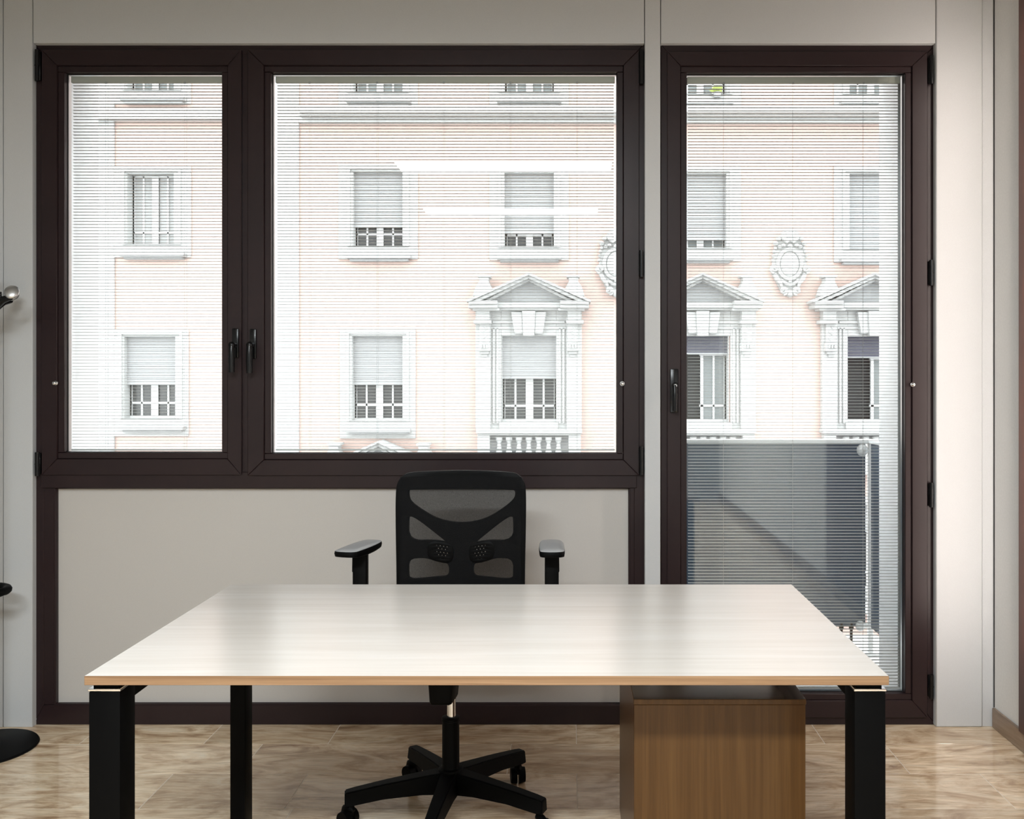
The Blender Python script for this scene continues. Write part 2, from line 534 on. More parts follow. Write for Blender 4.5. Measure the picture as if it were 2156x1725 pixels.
# outer masonry with the reveals of the two openings
ox0, ox1, oz1 = -1.966, 0.215, 2.63
ex0, ex1 = 0.44, 1.299
outw = wall_cells(MB(), -9, 9, -11, 9, 3.64, 3.86, [(ox0, ox1, 0.985, oz1), (ex0, ex1, -0.03, oz1)]).build('wall_exterior', M['plaster'], smooth=False)
struct(outw, 'pale plastered outer wall around the openings')

bb = MB().box(XR - .012, XR, YB, 3.5, 0, .074, .002).build('baseboard_right', M['skirting']); struct(bb, 'wood-look skirting along the right wall')
mah = MB().box(1.594, XR, 1.4, 3.27, .074, ZC, .002).build('trim_1', M['mahogany']); struct(mah, 'reddish brown wood panel on the right wall')
# thin bead of sealant in the corner
MBs = MB().box(XR - .0015, XR, 3.503, 3.508, .074, ZC).build('trim_2', M['seam'], smooth=False); struct(MBs, 'dark open joint in the right corner')

# ------------------------------------------------------------------ windows
YS = 3.513       # front of the opening sashes
YG1, YG2 = 3.549, 3.575
def pane(x0, x1, z0, z1, y, parent, nm='pane'):
    return MB().box(x0, x1, y, y + .004, z0, z1).build(nm, M['glass'], parent, smooth=False)

def sash(parent, pa, pb, ya, yb, ga, gb, gya, gyb, label):
    """opening sash by pixel edges: outer pa..pb / ya..yb, glass ga..gb / gya..gyb"""
    x0, x1, z1, z0 = X(pa, YS), X(pb, YS), Z(ya, YS), Z(yb, YS)
    yb_ = 3.520
    gx0, gx1, gz1, gz0 = X(ga, yb_), X(gb, yb_), Z(gya, yb_), Z(gyb, yb_)
    bw = .024
    s = MB().ring(x0, x1, z0, z1, gx0 - x0 - bw, x1 - gx1 - bw, gz0 - z0 - bw, z1 - gz1 - bw, YS, 3.59, .002).build('sash', M['frame'], parent)
    s['label'] = label
    # glazing bead: two stiles between two rails, set a little back
    b = MB()
    b.box(gx0 - bw + .0006, gx0, yb_, 3.545, gz0, gz1, .0018); b.box(gx1, gx1 + bw - .0006, yb_, 3.545, gz0, gz1, .0018)
    b.box(gx0 - bw + .0006, gx1 + bw - .0006, yb_ - .0008, 3.545, gz1 + .0006, gz1 + bw - .0006, .0018)
    b.box(gx0 - bw + .0006, gx1 + bw - .0006, yb_ - .0008, 3.545, gz0 - bw + .0006, gz0 - .0006, .0018)
    b.build('glazing_bead', M['frame'], s)
    e = .012
    MB().ring(gx0 - e, gx1 + e, gz0 - e, gz1 + e, e + .002, e + .002, e + .002, e + .002, 3.545, 3.549).build('gasket', M['gasket'], s, smooth=False)
    MB().ring(gx0 - e, gx1 + e, gz0 - e, gz1 + e, e - .001, e - .001, e - .001, e - .001, 3.5535, 3.5745).build('spacer', M['alu'], s, smooth=False)
    pane(gx0 - e, gx1 + e, gz0 - e, gz1 + e, YG1, s)
    pane(gx0 - e, gx1 + e, gz0 - e, gz1 + e, YG2, s)
    return s, (gx0, gx1, gz0, gz1)

def handle(parent, px, pz_top, pz_bot, grip_top, grip_bot, d=YS):
    x = X(px, d); z1, z0 = Z(pz_top, d), Z(pz_bot, d)
    mb = MB()
    mb.box(x - .0125, x + .0125, d - .011, d, z0, z1, .004, 2)
    gz = Z(grip_top, d - .045) - .008
    mb.cyl((x, d - .008, gz), (x, d - .045, gz), .0095, n=14)
    mb.ell((x, d - .045, gz), .0125, .012, .0125)
    zb = Z(grip_bot, d - .045)
    mb.tube([(x, d - .045, gz), (x, d - .048, gz - .02), (x, d - .049, (gz + zb) / 2), (x, d - .047, zb)], [.0105, .011, .0118, .0108], n=12)
    return mb.build('handle', M['black_gloss'], parent)

def hinge(parent, px, ya, yb, d=YS):
    x = X(px, d)
    mb = MB().cyl((x, d - .006, Z(yb, d)), (x, d - .006, Z(ya, d)), .008, n=12)
    zm = (Z(ya, d) + Z(yb, d)) / 2
    mb.cyl((x, d - .006, zm - .002), (x, d - .006, zm + .002), .009, n=12)
    mb.box(x - .010, x + .010, d - .004, d + .012, Z(yb, d) + .004, Z(ya, d) - .004, .002)
    return mb.build('hinge', M['black_gloss'], parent)

def knob(parent, px, py, d=YS):
    x, z = X(px, d), Z(py, d)
    mb = MB().cyl((x, d, z), (x, d - .004, z), .009, n=14).cyl((x, d - .004, z), (x, d - .014, z), .005, .007, n=14).ell((x, d - .015, z), .0072, .004, .0072)
    return mb.build('blind_knob', M['chrome'], parent)

w1 = sroot('window_1', ((wx0 + wx1) / 2, 3.55, 0), 'wide dark brown window with two sashes over a grey infill panel')
zt = ftop
pz0, pz1 = Z(1483, 3.535), Z(1028, 3.535)
px0, px1 = X(118, 3.535), X(1325, 3.535)
fm = MB()
fm.ring(wx0, wx1, 0.0, zt, .040, .040, .075, .040, YF, 3.63, .002)           # outer frame
fm.box(wx0 + .03, wx1 - .03, YF - .004, 3.63, Z(1028, YF), Z(994, YF), .002)      # transom under the sashes
xm = X(515, YF)
fm.box(xm - .03, xm + .03, YF + .001, 3.63, Z(1000, YF), zt - .03, .002)          # centre post
fm.box(wx0 + .03, px0, YF + .003, 3.60, pz0, pz1 + .01, .002)                     # stiles around the infill
fm.box(px1, wx1 - .03, YF + .003, 3.60, pz0, pz1 + .01, .002)
fm.build('frame', M['frame'], w1)
mb = MB()
mb.ring(px0 - .004, px1 + .004, pz0 - .02, pz1 + .002, .008, .008, .024, .004, YF + .002, 3.56, .002)
mb.build('infill_bead', M['frame'], w1)
MB().box(px0 + .001, px1 - .001, 3.545, 3.60, pz0 - .01, pz1 + .001).build('infill_panel', M['infill'], w1)
s1, g1 = sash(w1, 87, 508, 104, 1001, 135, 467, 152, 953, 'narrow left sash')
s2, g2 = sash(w1, 521, 1346, 104, 1002, 570, 1299, 152, 955, 'wide right sash')
handle(s1, 497, 692, 754, 722, 784)
handle(s2, 534, 693, 756, 722, 786)
hinge(s1, 80, 952, 1002); hinge(s1, 80, 106, 172)
hinge(s2, 1350, 106, 178); hinge(s2, 1350, 528, 584); hinge(s2, 1350, 940, 1000)
knob(s1, 118, 807); knob(s2, 1310, 808)

d1 = sroot('door_1', ((dx0 + dx1) / 2, 3.55, 0), 'dark brown glazed balcony door')
MB().ring(dx0, dx1, 0.0, zt - .004, .04, .04, .05, .04, YF, 3.63, .002).build('frame', M['frame'], d1)
s3, g3 = sash(d1, 1405, 1953, 108, 1512, 1446, 1906, 153, 1461, 'glazed door leaf')
# lever plate with lock on the door
x, d = X(1419, YS), YS
hm = MB().box(x - .0155, x + .0155, d - .010, d, Z(869, d), Z(777, d), .003, 2)
hm.cyl((x, d - .01, Z(812, d)), (x, d - .040, Z(812, d)), .0105, n=16).cyl((x, d - .040, Z(812, d)), (x, d - .048, Z(812, d)), .0125, .010, n=16)
hm.tube([(x - .002, d - .042, Z(812, d)), (x - .002, d - .048, Z(822, d)), (x - .002, d - .049, Z(845, d)), (x - .002, d - .047, Z(864, d))], .0095, n=12)
hm.build('handle', M['black_gloss'], s3)
MB().cyl((x, d - .048, Z(812, d)), (x, d - .0505, Z(812, d)), .006, n=16).build('lock_cylinder', M['chrome'], s3)
hinge(s3, 1960, 118, 178); hinge(s3, 1960, 548, 602); hinge(s3, 1960, 1016, 1068); hinge(s3, 1960, 1420, 1470)
knob(s3, 1921, 810)

# ------------------------------------------------------------------ blinds between the panes
PITCH = .01192
def blind(gl, cords, label, lead_left):
    x0, x1, z0, z1 = gl
    yc = 3.5655
    b = thing('venetian_blind', label, 'blind', ((x0 + x1) / 2, yc, z0), 'thin white blinds sealed between window panes')
    L, R = x0 + .006, x1 - .006
    MB().box(L, R, yc - .008, yc + .006, z1 - .028, z1 - .004, .001).build('head_rail', M['headrail'], b)
    top = z1 - .037
    n = int((top - (z0 + .006)) / PITCH)
    sm = MB()
    prof = [(-.0062, -.0004), (-.0031, .0004), (0, .0007), (.0031, .0004), (.0062, -.0004)]
    hl = (R - L) / 2 - .004
    A = [sm.bm.verts.new((-hl, y, z)) for y, z in prof]; B = [sm.bm.verts.new((hl, y, z)) for y, z in prof]
    A2 = [sm.bm.verts.new((-hl, y, z - .0003)) for y, z in prof]; B2 = [sm.bm.verts.new((hl, y, z - .0003)) for y, z in prof]
    for i in range(4):
        sm.bm.faces.new([A[i], B[i], B[i + 1], A[i + 1]]); sm.bm.faces.new([A2[i + 1], B2[i + 1], B2[i], A2[i]])
    sm.bm.faces.new([A2[0], B2[0], B[0], A[0]]); sm.bm.faces.new([A[4], B[4], B2[4], A2[4]])
    me = bpy.data.meshes.new('slat'); sm.bm.to_mesh(me); sm.bm.free(); me.materials.append(M['slat'])
    cx = (L + R) / 2
    for i in range(n):
        place('slat', me, (cx, yc, top - i * PITCH), b)
    zb = top - n * PITCH
    MB().box(L, R, yc - .006, yc + .006, zb - .004, zb + .002, .001).build('bottom_rail', M['slat'], b)
    for c in cords:
        xc = X(c, yc)
        MB().cyl((xc - .0014, yc - .0068, zb), (xc - .0014, yc - .0068, z1 - .02), .0004, n=5).cyl((xc + .0014, yc + .0068, zb), (xc + .0014, yc + .0068, z1 - .02), .0004, n=5).box(xc - .004, xc + .004, yc - .009, yc - .006, z1 - .032, z1 - .024).build('ladder_cord', M['cord'], b)
    return b
blind(g1, (225, 391), 'white slatted blind inside the narrow left window pane', True)
blind(g2, (653, 795, 935, 1075, 1215), 'white slatted blind inside the wide middle window pane', True)
blind(g3, (1523, 1669, 1817), 'tall white slatted blind inside the balcony door glass', False)

# ================================================================== LAMPS AND ADDED LIGHT
def ceiling_light(y, x0, x1, label, m='led'):
    t = thing('ceiling_light', label, 'ceiling light', ((x0 + x1) / 2, y, ZC - .05), 'linear ceiling lights')
    MB().box(x0, x1, y - .15, y - .14, ZC - .05, ZC).box(x0, x1, y + .14, y + .15, ZC - .05, ZC).box(x0, x0 + .01, y - .14, y + .14, ZC - .05, ZC).box(x1 - .01, x1, y - .14, y + .14, ZC - .05, ZC).build('housing', M['white_plastic'], t)
    MB().box(x0 + .01, x1 - .01, y - .14, y + .14, ZC - .048, ZC - .040).build('diffuser', M[m], t)
ceiling_light(0.84, -1.17, .30, 'flat linear ceiling light over the near side of the desk')
ceiling_light(-0.90, -1.25, .26, 'flat linear ceiling light behind the camera', 'led_rear')
t = thing('added_light_strip', 'added out-of-view light strip on the brown wood panel by the corner', 'lamp', (1.585, 3.14, .42))  # unseen light added to brighten the right-hand column
MB().box(1.584, 1.594, 3.115, 3.165, .30, 2.60, .001).build('housing', M['white_plastic'], t)
MB().box(1.566, 1.584, 3.12, 3.16, .32, 2.58, .003).build('diffuser', M['added_warm'], t)

# ================================================================== DESK
DF, DB, DZ = 1.83, 2.63, .74
LX, RX = X(177, DF), X(1872, DF)
desk = thing('office_desk', 'pale oak office desk on black square legs', 'desk', ((LX + RX) / 2, (DF + DB) / 2, 0))
mb = MB().box(LX, RX, DF, DB, DZ - .0185, DZ, .0008)
for f in mb.bm.faces:
    f.normal_update()
    f.material_index = 0 if abs(f.normal.z) > .9 else 1
dt = mb.build('desktop', [M['desk_top'], M['oak_edge']], desk)
def leg(x0, x1, y0, y1):
    l = MB().box(x0, x1, y0, y1, 0.0, .704, .003, 2).build('leg', M['black_metal'], desk)
    MB().box(x0 - .001, x1 + .001, y0 - .0015, y1 + .0015, .7045, .7095, .001).build('end_cap', M['chrome'], l)
    MB().box(x0 + .006, x1 - .006, y0 + .007, y1 - .006, .709, .7215, .001).build('spacer_block', M['black_metal'], l)
    return l
y0 = 1.845
leg(LX + .001, LX + .064, y0, y0 + .066)
leg(RX - .064, RX - .001, y0, y0 + .066)
leg(X(484, 2.56), X(515.5, 2.56), 2.56, 2.622)
leg(RX - .064, RX - .023, 2.56, 2.622)
for xa, xb in ((LX + .018, LX + .062), (RX - .062, RX - .018)):
    MB().box(xa, xb, y0 + .06, 2.565, .672, .7045, .002).build('side_beam', M['black_metal'], desk)
    MB().box(xa - .004, xb + .016, y0 + .16, y0 + .26, .7035, .7215, .002).build('mount_plate', M['black_metal'], desk)
for yy in (2.02, 2.42):
    MB().box(LX + .05, RX - .05, yy - .02, yy + .02, .698, .7215, .002).build('cross_beam', M['black_metal'], desk)

# ------------------------------------------------------------------ drawer pedestal
PD, PB = 2.12, 2.735
ax, bx = X(1334, PD), X(1697.5, PD)
ptop = Z(1473, PD)
pc = thing('drawer_pedestal', 'oak drawer pedestal on casters under the right end of the desk', 'cabinet', ((ax + bx) / 2, (PD + PB) / 2, 0))
MB().box(ax + .001, bx - .001, PD + .002, PB - .02, .058, ptop - .013, .001).build('body', M['oak'], pc)
mb = MB().box(ax, bx, PD, PB - .004, ptop - .0125, ptop, .001)
for f in mb.bm.faces:
    f.normal_update(); f.material_index = 1 if f.normal.z > .9 else 0
mb.build('top_panel', [M['oak'], M['top_dark']], pc)
zz = .064
for h in (.16, .16, .19):
    dr = MB().box(ax + .003, bx - .003, PB - .019, PB - .001, zz, zz + h, .001).build('drawer', M['oak'], pc)
    MB().box((ax + bx) / 2 - .06, (ax + bx) / 2 + .06, PB - .001, PB + .016, zz + h - .045, zz + h - .035, .002).build('handle', M['chrome'], dr)
    zz += h + .003
for cx in (ax + .045, bx - .045):
    for cy in (PD + .06, PB - .06):
        mb = MB().cyl((cx, cy, .045), (cx, cy, .058), .02, n=12)
        mb.box(cx - .016, cx + .016, cy - .02, cy + .022, .026, .047, .003)
        for s in (-1, 1):
            mb.cyl((cx + s * .006, cy + .006, .0215), (cx + s * .018, cy + .006, .0215), .0215, n=18)
        mb.build('caster', M['black_plastic'], pc)

# ================================================================== OFFICE CHAIR
CX, CY = -.356, 2.79
ch = thing('office_chair', 'black mesh office chair with armrests behind the desk', 'chair', (CX, CY, 0))
# five-star base
hub = MB().lathe((CX, CY, 0), [(.03, .075), (.046, .085), (.046, .125), (.036, .150), (.031, .152)], 24).build('base_hub', M['black_plastic'], ch)
R = .305
for i in range(5):
    a = math.radians(-90 - 5 + 72 * i)
    u = Vector((math.cos(a), math.sin(a), 0)); v = Vector((-u.y, u.x, 0))
    c = Vector((CX, CY, 0))
    mb = MB()
    def sec(r, hw, zb, zt_, tw=.75):
        return [c + u * r - v * hw + Vector((0, 0, zb)), c + u * r + v * hw + Vector((0, 0, zb)), c + u * r + v * hw * tw + Vector((0, 0, zt_)), c + u * r - v * hw * tw + Vector((0, 0, zt_))]
    S = [sec(.02, .032, .082, .146), sec(.09, .028, .086, .139), sec(.20, .024, .083, .126), sec(.285, .0215, .072, .114), sec(.312, .019, .070, .109)]
    vs = [[mb.bm.verts.new(p) for p in q] for q in S]
    for p, q in zip(vs, vs[1:]):
        for k in range(4):
            mb.bm.faces.new([p[k], p[(k + 1) % 4], q[(k + 1) % 4], q[k]])
    mb.bm.faces.new(vs[0][::-1]); mb.bm.faces.new(vs[-1])
    bmesh.ops.bevel(mb.bm, geom=list(mb.bm.edges), offset=.003, segments=2, affect='EDGES')
    arm = mb.build('base_arm', M['black_plastic'], ch, ang=45)
    # twin-wheel caster at the tip
    cc = c + u * .293
    rz = a + [0.6, -0.5, 0.9, 0.35, -0.8][i]
    f = Vector((math.cos(rz), math.sin(rz), 0)); s_ = Vector((-f.y, f.x, 0))
    wc = cc + f * .014
    mb = MB().cyl(cc + Vector((0, 0, .035)), cc + Vector((0, 0, .078)), .008, n=10)
    for sg in (-1, 1):
        mb.cyl(wc + s_ * (sg * .004) + Vector((0, 0, .0262)), wc + s_ * (sg * .0235) + Vector((0, 0, .0262)), .0262, .0235, n=20)
    mb.tube([wc + f * .024 + Vector((0, 0, .036)), wc + f * .012 + Vector((0, 0, .052)), wc + Vector((0, 0, .0555)), cc + Vector((0, 0, .056)), cc - f * .010 + Vector((0, 0, .05))], [.004, .010, .012, .013, .006], n=10)
    mb.build('caster', M['black_plastic'], arm)
MB().lathe((CX, CY, 0), [(.030, .148), (.0262, .16), (.0258, .293), (.0275, .294), (.0275, .302), (.022, .304)], 24).build('column_shroud', M['black_plastic'], ch)
MB().cyl((CX + .002, CY, .300), (CX + .002, CY, .36), .0135, n=20).build('gas_lift', M['chrome'], ch)
mb = MB().hexa([(CX - .050, CY - .10, .372), (CX + .016, CY - .10, .372), (CX + .016, CY + .05, .346), (CX - .050, CY + .05, .346),
                (CX - .055, CY - .11, .470), (CX + .024, CY - .11, .470), (CX + .024, CY + .09, .470), (CX - .055, CY + .09, .470)], .01, 2)
mb.box(CX - .11, CX + .11, CY - .13, CY + .13, .468, .492, .004)
mb.tube([(CX + .02, CY - .02, .455), (CX + .14, CY - .02, .462), (CX + .235, CY - .03, .466)], .005)
mb.build('tilt_mechanism', M['black_plastic'], ch)
# seat
mb = MB()
nx, ny = 14, 14
def seat_pt(i, j, top):
    a, b = -1 + 2 * i / nx, -1 + 2 * j / ny
    # superellipse outline
    def sq(s, t): return s * math.sqrt(max(0, 1 - t * t * .28))
    x, y = sq(a, b) * .242, sq(b, a) * .225
    e = max(abs(a), abs(b))
    if top:
        z = .548 + .016 * (1 - e ** 4) - .018 * (e ** 10) + .010 * abs(a) ** 2 - .018 * max(0, -b) ** 4
    else:
        z = .492 + .02 * e ** 6
    return (CX + x, CY + .0 + y, z)
T = [[mb.bm.verts.new(seat_pt(i, j, True)) for j in range(ny + 1)] for i in range(nx + 1)]
Bt = [[mb.bm.verts.new(seat_pt(i, j, False)) for j in range(ny + 1)] for i in range(nx + 1)]
for i in range(nx):
    for j in range(ny):
        mb.bm.faces.new([T[i][j], T[i + 1][j], T[i + 1][j + 1], T[i][j + 1]])
        mb.bm.faces.new([Bt[i][j], Bt[i][j + 1], Bt[i + 1][j + 1], Bt[i + 1][j]])
for i in range(nx):
    mb.bm.faces.new([T[i][0], Bt[i][0], Bt[i + 1][0], T[i + 1][0]]); mb.bm.faces.new([T[i][ny], T[i + 1][ny], Bt[i + 1][ny], Bt[i][ny]])
    mb.bm.faces.new([T[0][i], T[0][i + 1], Bt[0][i + 1], Bt[0][i]]); mb.bm.faces.new([T[nx][i], Bt[nx][i], Bt[nx][i + 1], T[nx][i + 1]])
mb.build('seat', M['fabric'], ch, ang=60)
# armrests
def armrest(sg, rot):
    x = CX + sg * .303
    mb = MB().box(x - .022, x + .022, 2.905, 2.945, .50, .775, .006, 2)
    mb.box(x - .0185 + sg * .002, x + .0185 + sg * .002, 2.9, 2.95, .47, .60, .005, 2)
    mb.hexa([(x + sg * .018 - .006, 2.91, .715), (x + sg * .018 + .006, 2.91, .715), (x + sg * .018 + .006, 2.935, .715), (x + sg * .018 - .006, 2.935, .715),
             (x + sg * .020 - .003, 2.91, .775), (x + sg * .020 + .003, 2.91, .775), (x + sg * .020 + .003, 2.935, .775), (x + sg * .020 - .003, 2.935, .775)], .001)
    mb.box(min(x, CX + sg * .12), max(x, CX + sg * .12), 2.9, 2.95, .468, .486, .004, 2)
    post = mb.build('armrest_post', M['black_plastic'], ch)
    # pad outline seen from above, near end square, far end rounded
    o = [(-.036, -.112), (.036, -.112), (.040, -.07), (.041, .02), (.036, .085), (.022, .112), (-.022, .112), (-.036, .085), (-.041, .02), (-.040, -.07)]
    o = smooth_loop(o, 2)
    ca, sa = math.cos(rot), math.sin(rot)
    p = MB(); px_, py_ = x - sg * .0 , 2.915
    def lay(s, z, dz):
        return [p.bm.verts.new((px_ + (a * s) * ca - (b * s) * sa, py_ + (a * s) * sa + (b * s) * ca, z + dz * (b / .11) ** 2)) for a, b in o]
    Ls = [lay(.86, .774, .004), lay(.97, .778, .003), lay(1, .788, .002), lay(.975, .7965, .001), lay(.88, .7995, 0), lay(.4, .8005, 0)]
    n = len(o)
    for a, b in zip(Ls, Ls[1:]):
        for i in range(n):
            p.bm.faces.new([a[i], a[(i + 1) % n], b[(i + 1) % n], b[i]])
    p.bm.faces.new(Ls[0][::-1]); p.bm.faces.new(Ls[-1])
    for f in p.bm.faces:
        f.normal_update(); f.material_index = 0 if abs(f.normal.z) > .55 and f.calc_center_median().z > .79 else 1
    pad = p.build('armrest_pad', [M['arm_pad'], M['black_plastic']], ch, ang=50)
armrest(-1, math.radians(-14)); armrest(1, math.radians(2))
# backrest
BD = 3.085
mx = 972.0
def bp(px, py): return (X(px, BD), Z(py, BD))
def mir(pts): return [(2 * mx - a, b) for a, b in reversed(pts)]
def W(x, z):
    q = (x - X(mx, BD)) / .21
    return -.020 * q * q + .05 * (z - .8) ** 2 + .02 * (z - .8)
outer = [(972, 992), (1075, 995), (1092, 1000), (1103, 1014), (1106.5, 1035), (1106, 1110), (1104, 1200), (1104, 1262), (1096, 1275), (972, 1279)]
outer = outer + [(2 * mx - a, b) for a, b in reversed(outer[1:-1])]
up = [(864, 1028), (1080, 1028), (1087, 1031), (1087, 1045), (1078, 1057), (1056, 1074), (1030, 1090), (1003, 1099), (972, 1102.5), (941, 1099), (914, 1090), (888, 1074), (866, 1057), (861, 1045), (861, 1031)]
tri = [(861, 1087), (864, 1084.5), (871, 1084.5), (890, 1097), (916, 1118), (938, 1136), (944, 1142), (940, 1143), (918, 1138), (861, 1138)]
low = [(861, 1173), (895, 1171), (912, 1176), (930, 1182), (948, 1184), (948, 1213), (925, 1215), (876, 1219), (864, 1216), (861, 1211)]
lum = [(914, 1141), (942, 1147), (947, 1152), (947, 1179), (930, 1178), (908, 1169)]
hol = [up, tri, mir(tri), low, mir(low), lum, mir(lum)]
bf = shape2d('backrest_frame', M['black_plastic'], ch, [bp(*q) for q in smooth_loop(outer, 2)], [[bp(*q) for q in smooth_loop(h, 2)] for h in hol], BD, .020, .003, W)
def circ(cx, cy, r, n=8): return [(cx + r * math.cos(2 * math.pi * i / n), cy + r * math.sin(2 * math.pi * i / n)) for i in range(n)]
lump = [(902, 1136), (945, 1143), (955, 1150), (955, 1182), (930, 1183), (902, 1173)]
dots = []
for r_ in range(5):
    for c_ in range(4):
        qx, qy = 921 + c_ * 7.2 + (3.4 if r_ % 2 else 0) + r_ * .2, 1146.5 + r_ * 6.6 + c_ * 1.2
        if qx < 946 and qy < 1176 and not (r_ == 4 and c_ == 0): dots.append((qx, qy))
for pts, ds in ((lump, dots), (mir(lump), [(2 * mx - a, b) for a, b in dots])):
    shape2d('lumbar_pad', M['black_plastic'], ch, [bp(*q) for q in smooth_loop(pts, 2)], [circ(*bp(*q), .0026) for q in ds], BD - .012, .005, .001, W)
# mesh fabric stretched over the front of the frame
mb = MB(); n1, n2 = 46, 46
xa, xb, za, zb = X(846, BD), X(1098, BD), Z(1268, BD), Z(1003, BD)
G = [[None] * (n2 + 1) for _ in range(n1 + 1)]
for i in range(n1 + 1):
    for j in range(n2 + 1):
        x_ = xa + (xb - xa) * i / n1; z_ = za + (zb - za) * j / n2
        G[i][j] = mb.bm.verts.new((x_, BD - .0125 + W(x_, z_), z_))
for i in range(n1):
    for j in range(n2):
        cpx = VX + (xa + (xb - xa) * (i + .5) / n1) * F / BD; cpy = VY + (CH - (za + (zb - za) * (j + .5) / n2)) * F / BD
        if 914 < (cpx if cpx < mx else 2 * mx - cpx) < 948 and 1146 < cpy < 1177: continue
        mb.bm.faces.new([G[i][j], G[i + 1][j], G[i + 1][j + 1], G[i][j + 1]])
bmesh.ops.delete(mb.bm, geom=[v for v in mb.bm.verts if not v.link_faces], context='VERTS')
mb.build('backrest_mesh', M['mesh_fabric'], ch)
MB().tube([(CX, CY + .06, .475), (CX, CY + .22, .47), (CX, BD + .03, .50), (CX, BD + .032, .60), (CX, BD + .026, .74)], [.022, .024, .024, .022, .018], n=12).build('back_upright', M['black_plastic'], ch)

# ================================================================== COAT STAND
KX, KY = -2.087, 3.29
cs = thing('coat_stand', 'black coat stand with chrome hook ends at the left edge', 'coat stand', (KX, KY, 0))
MB().lathe((KX, KY, 0), [(.172, 0), (.176, .004), (.172, .010), (.10, .020), (.03, .030), (.022, .04)], 48).build('base', M['black_plastic'], cs)
MB().cyl((KX, KY, .03), (KX, KY, 1.72), .019, n=20).ell((KX, KY, 1.72), .022, .022, .02).build('pole', M['black_plastic'], cs)
for i in range(4):
    a = math.radians(-14 + 90 * i)
    u = Vector((math.cos(a), math.sin(a), 0)); c = Vector((KX, KY, 0))
    up_ = Vector((0, 0, 1))
    p = [c + u * .015 + up_ * 1.56, c + u * .05 + up_ * 1.575, c + u * .085 + up_ * 1.603, c + u * .118 + up_ * 1.612]
    h_ = MB().tube(p, [.012, .012, .013, .011], n=12)
    h_.tube([c + u * .075 + up_ * 1.600, c + u * .070 + up_ * 1.622, c + u * .074 + up_ * 1.632], [.008, .007, .005], n=8)
    h_ = h_.build('hook', M['black_gloss'], cs)
    dirn = (u * .30 + up_ * .60 + Vector((0, -.75, 0))).normalized()
    q = dirn.to_track_quat('Z', 'Y').to_matrix()
    MB().ell(c + u * .124 + up_ * 1.630, .024, .029, .013, 24, 14, q).build('hook_end', M['satin_chrome'], h_)
ring = [(KX + .075 * math.cos(t_ * math.pi / 16), KY + .075 * math.sin(t_ * math.pi / 16), .565) for t_ in range(32)]
mb = MB().tube(ring, .015, n=10, closed=True)
for i in range(4):
    a = math.pi / 4 + math.pi / 2 * i
    mb.cyl((KX + .015 * math.cos(a), KY + .015 * math.sin(a), .565), (KX + .068 * math.cos(a), KY + .068 * math.sin(a), .565), .006, n=8)
mb.build('umbrella_ring', M['black_plastic'], cs)

# ================================================================== BALCONY
BY = 4.5
bs = MB().box(.36, 1.62, 3.86, 4.86, -.22, -.03, .004).build('balcony_slab', M['concrete']); struct(bs, 'pale concrete balcony slab outside the door')
br = thing('balcony_railing', 'grey tinted glass balcony railing with white posts outside the door', 'railing', (.95, BY, -.03))
rz0, rz1 = Z(1320, BY), Z(932, BY)
xl_, xr_ = .40, X(1822, BY)
MB().box(xl_, xr_, BY, BY + .010, rz0, rz1 - .005, .001).build('glass_panel', M['tinted'], br, smooth=False)
hr = MB().box(xl_ - .01, X(1839, BY), BY - .014, BY + .024, rz1 - .004, rz1 + .016, .004, 2)
hr.build('handrail', M['white_steel'], br)
def post(px_, py_):
    return MB().box(px_ - .012, px_ + .012, py_ - .012, py_ + .012, -.03, rz1 - .002, .003).box(px_ - .035, px_ + .035, py_ - .035, py_ + .035, -.03, -.018, .002).build('post', M['white_steel'], br)
xp = X(1833, BY)
po = post(xp, BY + .005); post(xl_ - .012, BY + .005)
MB().ell((X(1815, BY), BY - .002, Z(948, BY)), .028, .020, .030, 14, 10).cyl((X(1815, BY), BY, Z(948, BY)), (xp, BY + .004, Z(948, BY)), .012, n=10).build('clamp', M['white_steel'], br)
MB().ell((X(1811, BY), BY - .002, Z(1318, BY)), .024, .018, .026, 14, 10).cyl((X(1811, BY), BY, Z(1318, BY)), (xp, BY + .004, Z(1318, BY)), .012, n=10).build('clamp', M['white_steel'], br)
for q in (1480, 1560, 1640, 1720, 1772, 1793):
    MB().cyl((X(q, BY), BY + .005, -.03), (X(q, BY), BY + .005, rz0 + .02), .007, n=8).ell((X(q, BY), BY + .005, rz0 - .004), .012, .012, .016).build('clamp', M['black_metal'], br)
# side panels back to the wall
for xx in (xp, xl_ - .012):
    MB().box(xx - .005, xx + .005, 3.90, BY - .02, rz0, rz1 - .005, .001).build('glass_panel', M['tinted'], br, smooth=False)
    MB().box(xx - .016, xx + .016, 3.862, BY - .005, rz1 - .004, rz1 + .016, .004).build('handrail', M['white_steel'], br)

# ================================================================== BUILDING ACROSS THE STREET
FY = 21.0
def fx(p, d=FY): return X(p, d)
def fz(p, d=FY): return Z(p, d)
bld = thing('apartment_building', 'pink rendered apartment building with white stone trim across the street', 'building', (0, FY, -11))
COLS = dict(A=317, B=796, C=1114, D=1477, E=1840)
wins = []     # (col, left, right, top, bottom, shutter bottom, style)
wins += [('A', 268, 368, 365, 516, None, 'plain'), ('B', 743, 849, 361, 520, 475, 'plain'), ('C', 1061, 1167, 363, 522, 488, 'plain'), ('D', 1424, 1530, 365, 524, 502, 'plain'), ('E', 1787, 1893, 365, 527, 527, 'plain')]
wins += [('A', 262, 371, 708, 882, 808, 'trim'), ('B', 741, 849, 707, 887, 808, 'trim'), ('C', 1056, 1172, 707, 890, 796, 'grand'), ('D', 1418, 1534, 707, 890, 744, 'open'), ('E', 1781, 1897, 708, 890, 752, 'open')]
